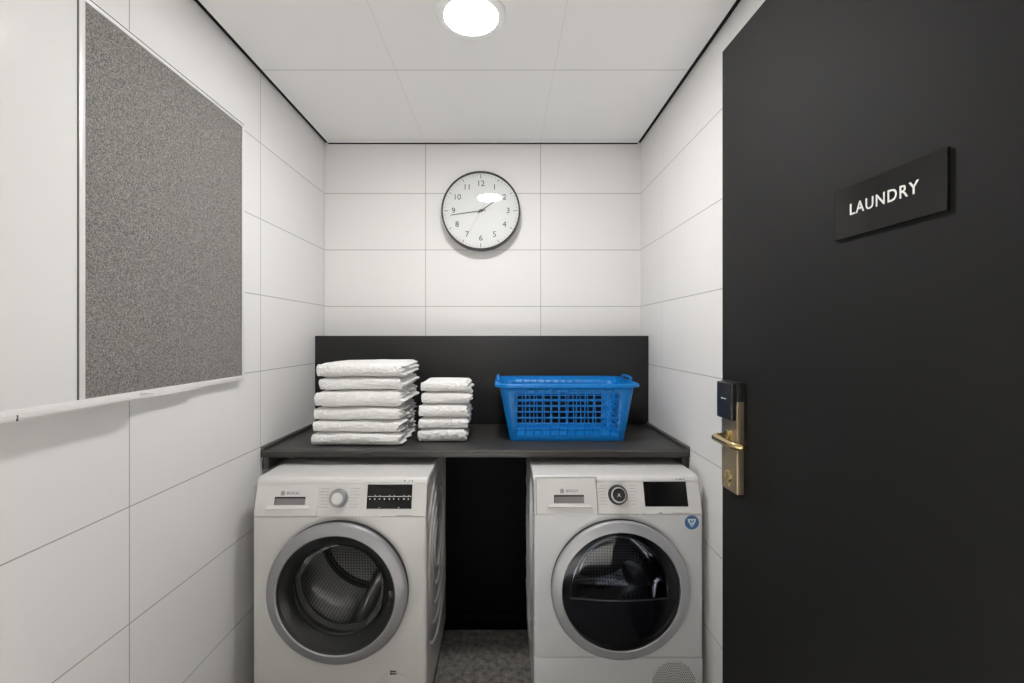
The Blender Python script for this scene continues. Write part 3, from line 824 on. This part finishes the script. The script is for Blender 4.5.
sp = [((417.6-504)/S2, 1.828), ((418.9-504)/S2, 1.830), ((418.8-504)/S2, 1.828), ((421.4-504)/S2, 1.832), ((421.0-504)/S2, 1.829)]
xe = [-.147, -.140, -.136, -.138, -.135]
lb = ['small white folded hand towel lying on the worktop at the bottom of the shorter stack',
      'small white folded hand towel second from the bottom of the shorter stack',
      'small white folded hand towel in the middle of the shorter stack',
      'small white folded hand towel just under the topmost one of the shorter stack',
      'small white folded hand towel topmost on the shorter stack']
stack(sp, xe, 1.995, lv, lb, 'hand_towel', 'folded hand towels in the shorter stack', 47, [2, 2, 3, 2, 2], .0030, .010)

# ------------------------------------------------------------------ blue laundry basket
bx0, bx1, byf, byb, zb, zt = .026, .498, 1.842, 2.100, CT+.0030, 1.148
tx0, tx1, tyf, tyb = -.018, .536, 1.797, 2.150
bcx = (tx0+tx1)/2; bcy = (tyf+tyb)/2
bk = root('laundry_basket', 'blue plastic lattice laundry basket standing empty on the worktop', 'basket', (bcx, bcy, CT))
def outline(t):
    """Rounded rectangle at height t (0 base .. 1 rim): (point at side, s) lookup."""
    x0, x1 = bx0+(tx0-bx0)*t, bx1+(tx1-bx1)*t; y0, y1 = byf+(tyf-byf)*t, byb+(tyb-byb)*t
    return x0, x1, y0, y1, .020+.027*t
def per(t, side, f):
    x0, x1, y0, y1, r = outline(t)
    if side in (0, 4):
        a, b = x0+r, x1-r
        if side == 4: f = 1-f
        X = a if f <= 0 else (b if f >= 1 else .053+(.469-.053)*(f-.03)/.94)
        return (X, y0 if side == 0 else y1)
    if side == 2: return (x1, y0+r+(y1-y0-2*r)*f)
    if side == 6: return (x0, y1-r-(y1-y0-2*r)*f)
    c = {1: (x1-r, y0+r, -PI/2), 3: (x1-r, y1-r, 0), 5: (x0+r, y1-r, PI/2), 7: (x0+r, y0+r, PI)}[side]
    a = c[2]+f*PI/2
    return (c[0]+r*math.cos(a), c[1]+r*math.sin(a))
cols = []                         # (side, f, hole to the next column?)
for side in range(8):
    if side % 2: 
        for k in range(6): cols.append((side, k/6, False))
    else:
        n = 12 if side in (0, 4) else 8
        e = .03; bar = .13
        cols.append((side, 0, False))
        for k in range(n):
            w = (1-2*e)/n
            cols.append((side, e+w*(k+bar/2), True)); cols.append((side, e+w*(k+1-bar/2), False))
rows = [0, .04]; hole_r = [False, False]
z0h, z1h, nr = .085, .865, 7
rows = [(0, False)]
for k in range(nr):
    w = (z1h-z0h)/nr
    rows.append((z0h+w*(k+.09), True)); rows.append((z0h+w*(k+.91), False))
rows.append((1.0, False))
bm = B(); G = []
for t, _ in rows:
    G.append([bm.verts.new((*per(t, s, f), zb+(zt-zb)*t)) for s, f, _ in cols])
nc = len(cols)
for j in range(len(rows)-1):
    for i in range(nc):
        if rows[j][1] and cols[i][2]: continue
        bm.faces.new((G[j][i], G[j][(i+1) % nc], G[j+1][(i+1) % nc], G[j+1][i]))
bm.faces.new(G[0])
bt = obj('basket_body', bm, m_blue, bk, sharp=40)
so = bt.modifiers.new('Solidify', 'SOLIDIFY'); so.thickness = .0032; so.offset = 0
# rim: flange turned outward with a small down-lip
bm = B(); rp = []
def offset_ring(t, d, z):
    x0, x1, y0, y1, r = outline(t); out = []
    for side in range(8):
        n = 6 if side % 2 else 10
        for k in range(n):
            px, py = per_rim(t, side, k/n)
            cxn = min(max(px, x0+r), x1-r); cyn = min(max(py, y0+r), y1-r)
            dv = Vector((px-cxn, py-cyn)); dv = dv.normalized() if dv.length > 1e-6 else Vector((0, 0))
            out.append(bm.verts.new((px+dv.x*d, py+dv.y*d, z)))
    return out
def per_rim(t, side, f):
    x0, x1, y0, y1, r = outline(t)
    if side == 0: return (x0+r+(x1-x0-2*r)*f, y0)
    if side == 4: return (x1-r-(x1-x0-2*r)*f, y1)
    return per(t, side, f)
rr = [offset_ring(1, d, z) for d, z in ((-.002, zt-.004), (-.001, zt+.007), (.003, zt+.009), (.018, zt+.008), (.021, zt+.005), (.021, zt-.005), (.018, zt-.005), (.017, zt+.003), (.003, zt+.002), (.0022, zt-.004))]
n = len(rr[0])
for k in range(len(rr)):
    a, b = rr[k], rr[(k+1) % len(rr)]
    for i in range(n): bm.faces.new((a[i], a[(i+1) % n], b[(i+1) % n], b[i]))
obj('rim', bm, m_blue, bk, sharp=40)
for sx in (-1, 1):
    xh = (tx1+.006) if sx > 0 else (tx0-.006)
    pts = [(xh, bcy-.075, zt+.004), (xh, bcy-.074, zt+.013), (xh+sx*.001, bcy-.066, zt+.020), (xh+sx*.002, bcy-.050, zt+.0245), (xh+sx*.003, bcy, zt+.025), (xh+sx*.002, bcy+.050, zt+.0245), (xh+sx*.001, bcy+.066, zt+.020), (xh, bcy+.074, zt+.013), (xh, bcy+.075, zt+.004)]
    obj('handle', add_tube(B(), pts, .0052, 12), m_blue, bk)

# ------------------------------------------------------------------ the open black door
ux, uy = .04, -.9992
FX, FY = .5915, 1.206
HX, HY = FX+ux*.92, FY+uy*.92
ROT = math.atan2(-uy, -ux)
dd = obj('door_1', add_box(B(), 0, .92, -.040, 0, .008, 2.120, .0012), m_door)
dd.location = (HX, HY, 0); dd.rotation_euler = (0, 0, ROT)
tag(dd, 'open black door with brass lock plate and lever handle, at right', 'door', kind='structure')
def dl_(d): return .92-(FY-d)/.9992       # depth in the room -> distance from the hinge
l0, l1 = dl_(1.101), dl_(1.173)
lp = obj('lock_plate', add_box(B(), l0, l1, .0004, .020, .956, 1.2315, .0022, 3), m_brass, dd, local=True); lp['label'] = 'brushed brass lock plate'
cy_l, cy_z = dl_(1.137), .994
bm = B()
def lathe_y(bm, cx, cz, prof, seg=40):
    return add_lathe(bm, cx, cz, prof, seg)
lathe_y(bm, cy_l, cy_z, [(.0155, .0196), (.0155, .0225), (.0135, .0240), (.0095, .0240), (.0090, .0225), (0, .0225)])
add_box(bm, cy_l-.0045, cy_l+.0045, .0196, .0225, cy_z-.026, cy_z-.012, .001)
lk = obj('key_cylinder', bm, m_brass_hi, lp, local=True)
bm = B(); add_box(bm, cy_l-.001, cy_l+.001, .0222, .0229, cy_z-.006, cy_z+.006)
obj('keyhole', bm, m_seam_shade, lp, local=True)
rd = obj('card_reader', add_box(B(), l0+.001, l1+.001, .0202, .0330, 1.139, 1.2325, .0035, 3), m_blackplastic, dd, local=True); rd['label'] = 'black electronic card reader'
obj('reader_cap', add_box(B(), l0-.0012, l1+.0012, .0005, .0209, 1.186, 1.2345, .0012), m_blackplastic, rd, local=True)
obj('reader_light', add_box(B(), l0+.026, l0+.050, .0329, .0333, 1.190, 1.1915), m_print_white, rd, local=True)
bm = B(); hl = dl_(1.137); hz = 1.094
lathe_y(bm, hl, hz, [(.0165, .0198), (.0165, .0245), (.0145, .026), (.0098, .0265), (.0098, .030)])
pts = []
pts += [(hl, y, hz) for y in (.024, .036, .044)]
for k in range(1, 7):
    a = PI/2*k/6; pts.append((hl-.018*(1-math.cos(a)), .044+.018*math.sin(a), hz))
for k in range(1, 8): pts.append((hl-.018-.066*k/7, .062, hz-.001*k/7))
for k in range(1, 6):
    a = PI/2*k/5; pts.append((hl-.084-.018*math.sin(a), .062-.018*(1-math.cos(a)), hz-.001))
pts.append((hl-.102, .036, hz-.001))
add_tube(bm, pts, .0092, 18)
obj('lever_handle', bm, m_brass_hi, dd, local=True)
for zz in (.25, 1.05, 1.88):
    bm = B(); add_lathe_z(bm, -.006, .004, [(0, zz), (.007, zz), (.007, zz+.1), (0, zz+.1)], 20)
    obj('hinge', bm, m_brass, dd, local=True)

# sign on the door
s0, s1 = dl_(.612), dl_(.811)
sg = obj('door_sign', add_box(B(), s0, s1, .0006, .0062, 1.5230, 1.6110, .0006, 1), m_sign, sharp=20)
me = sg.data
mid = Vector(((s0+s1)/2, .0006, 1.5230))
for v in me.vertices: v.co -= mid
cr, sr = math.cos(ROT), math.sin(ROT)
sg.location = (HX+cr*mid.x-sr*mid.y, HY+sr*mid.x+cr*mid.y, mid.z); sg.rotation_euler = (0, 0, ROT)
tag(sg, 'black glossy door sign with white LAUNDRY lettering, mounted on the black door', 'sign')
bm = B(); tl = (dl_(.7755)+dl_(.651))/2-mid.x
add_text(bm, 'LAUNDRY', .0200, lambda a, b, c: (tl-a, .0058+c, 1.5687-1.5230+b), depth=.0005, space=1.14, bold=.0003)
xs = [v.co.x for v in bm.verts]; k = .1235/(max(xs)-min(xs))
for v in bm.verts: v.co.x = tl+(v.co.x-(max(xs)+min(xs))/2)*k
o = obj('lettering', bm, m_print_white, sg, local=True); o['label'] = 'white capital letters'

# ------------------------------------------------------------------ camera, world, view
cam = bpy.data.cameras.new('camera'); co = bpy.data.objects.new('camera', cam); COL.objects.link(co)
co.location = (0, 0, EYE); co.rotation_euler = (PI/2, 0, 0)
cam.sensor_width = 36; cam.lens = 445/1024*36; cam.shift_x = 8/1024; cam.shift_y = -5.5/1024; cam.clip_start = .02
scene.camera = co
w = bpy.data.worlds.new('world'); scene.world = w; w.use_nodes = True
w.node_tree.nodes['Background'].inputs[0].default_value = (.8, .8, .8, 1)
w.node_tree.nodes['Background'].inputs[1].default_value = .3
scene.view_settings.view_transform = 'Standard'; scene.view_settings.look = 'None'
scene.view_settings.exposure = .08; scene.view_settings.gamma = 1
scene.view_settings.use_curve_mapping = False
scene.cycles.max_bounces = 14; scene.cycles.diffuse_bounces = 6; scene.cycles.transparent_max_bounces = 16
scene.cycles.sample_clamp_indirect = 6
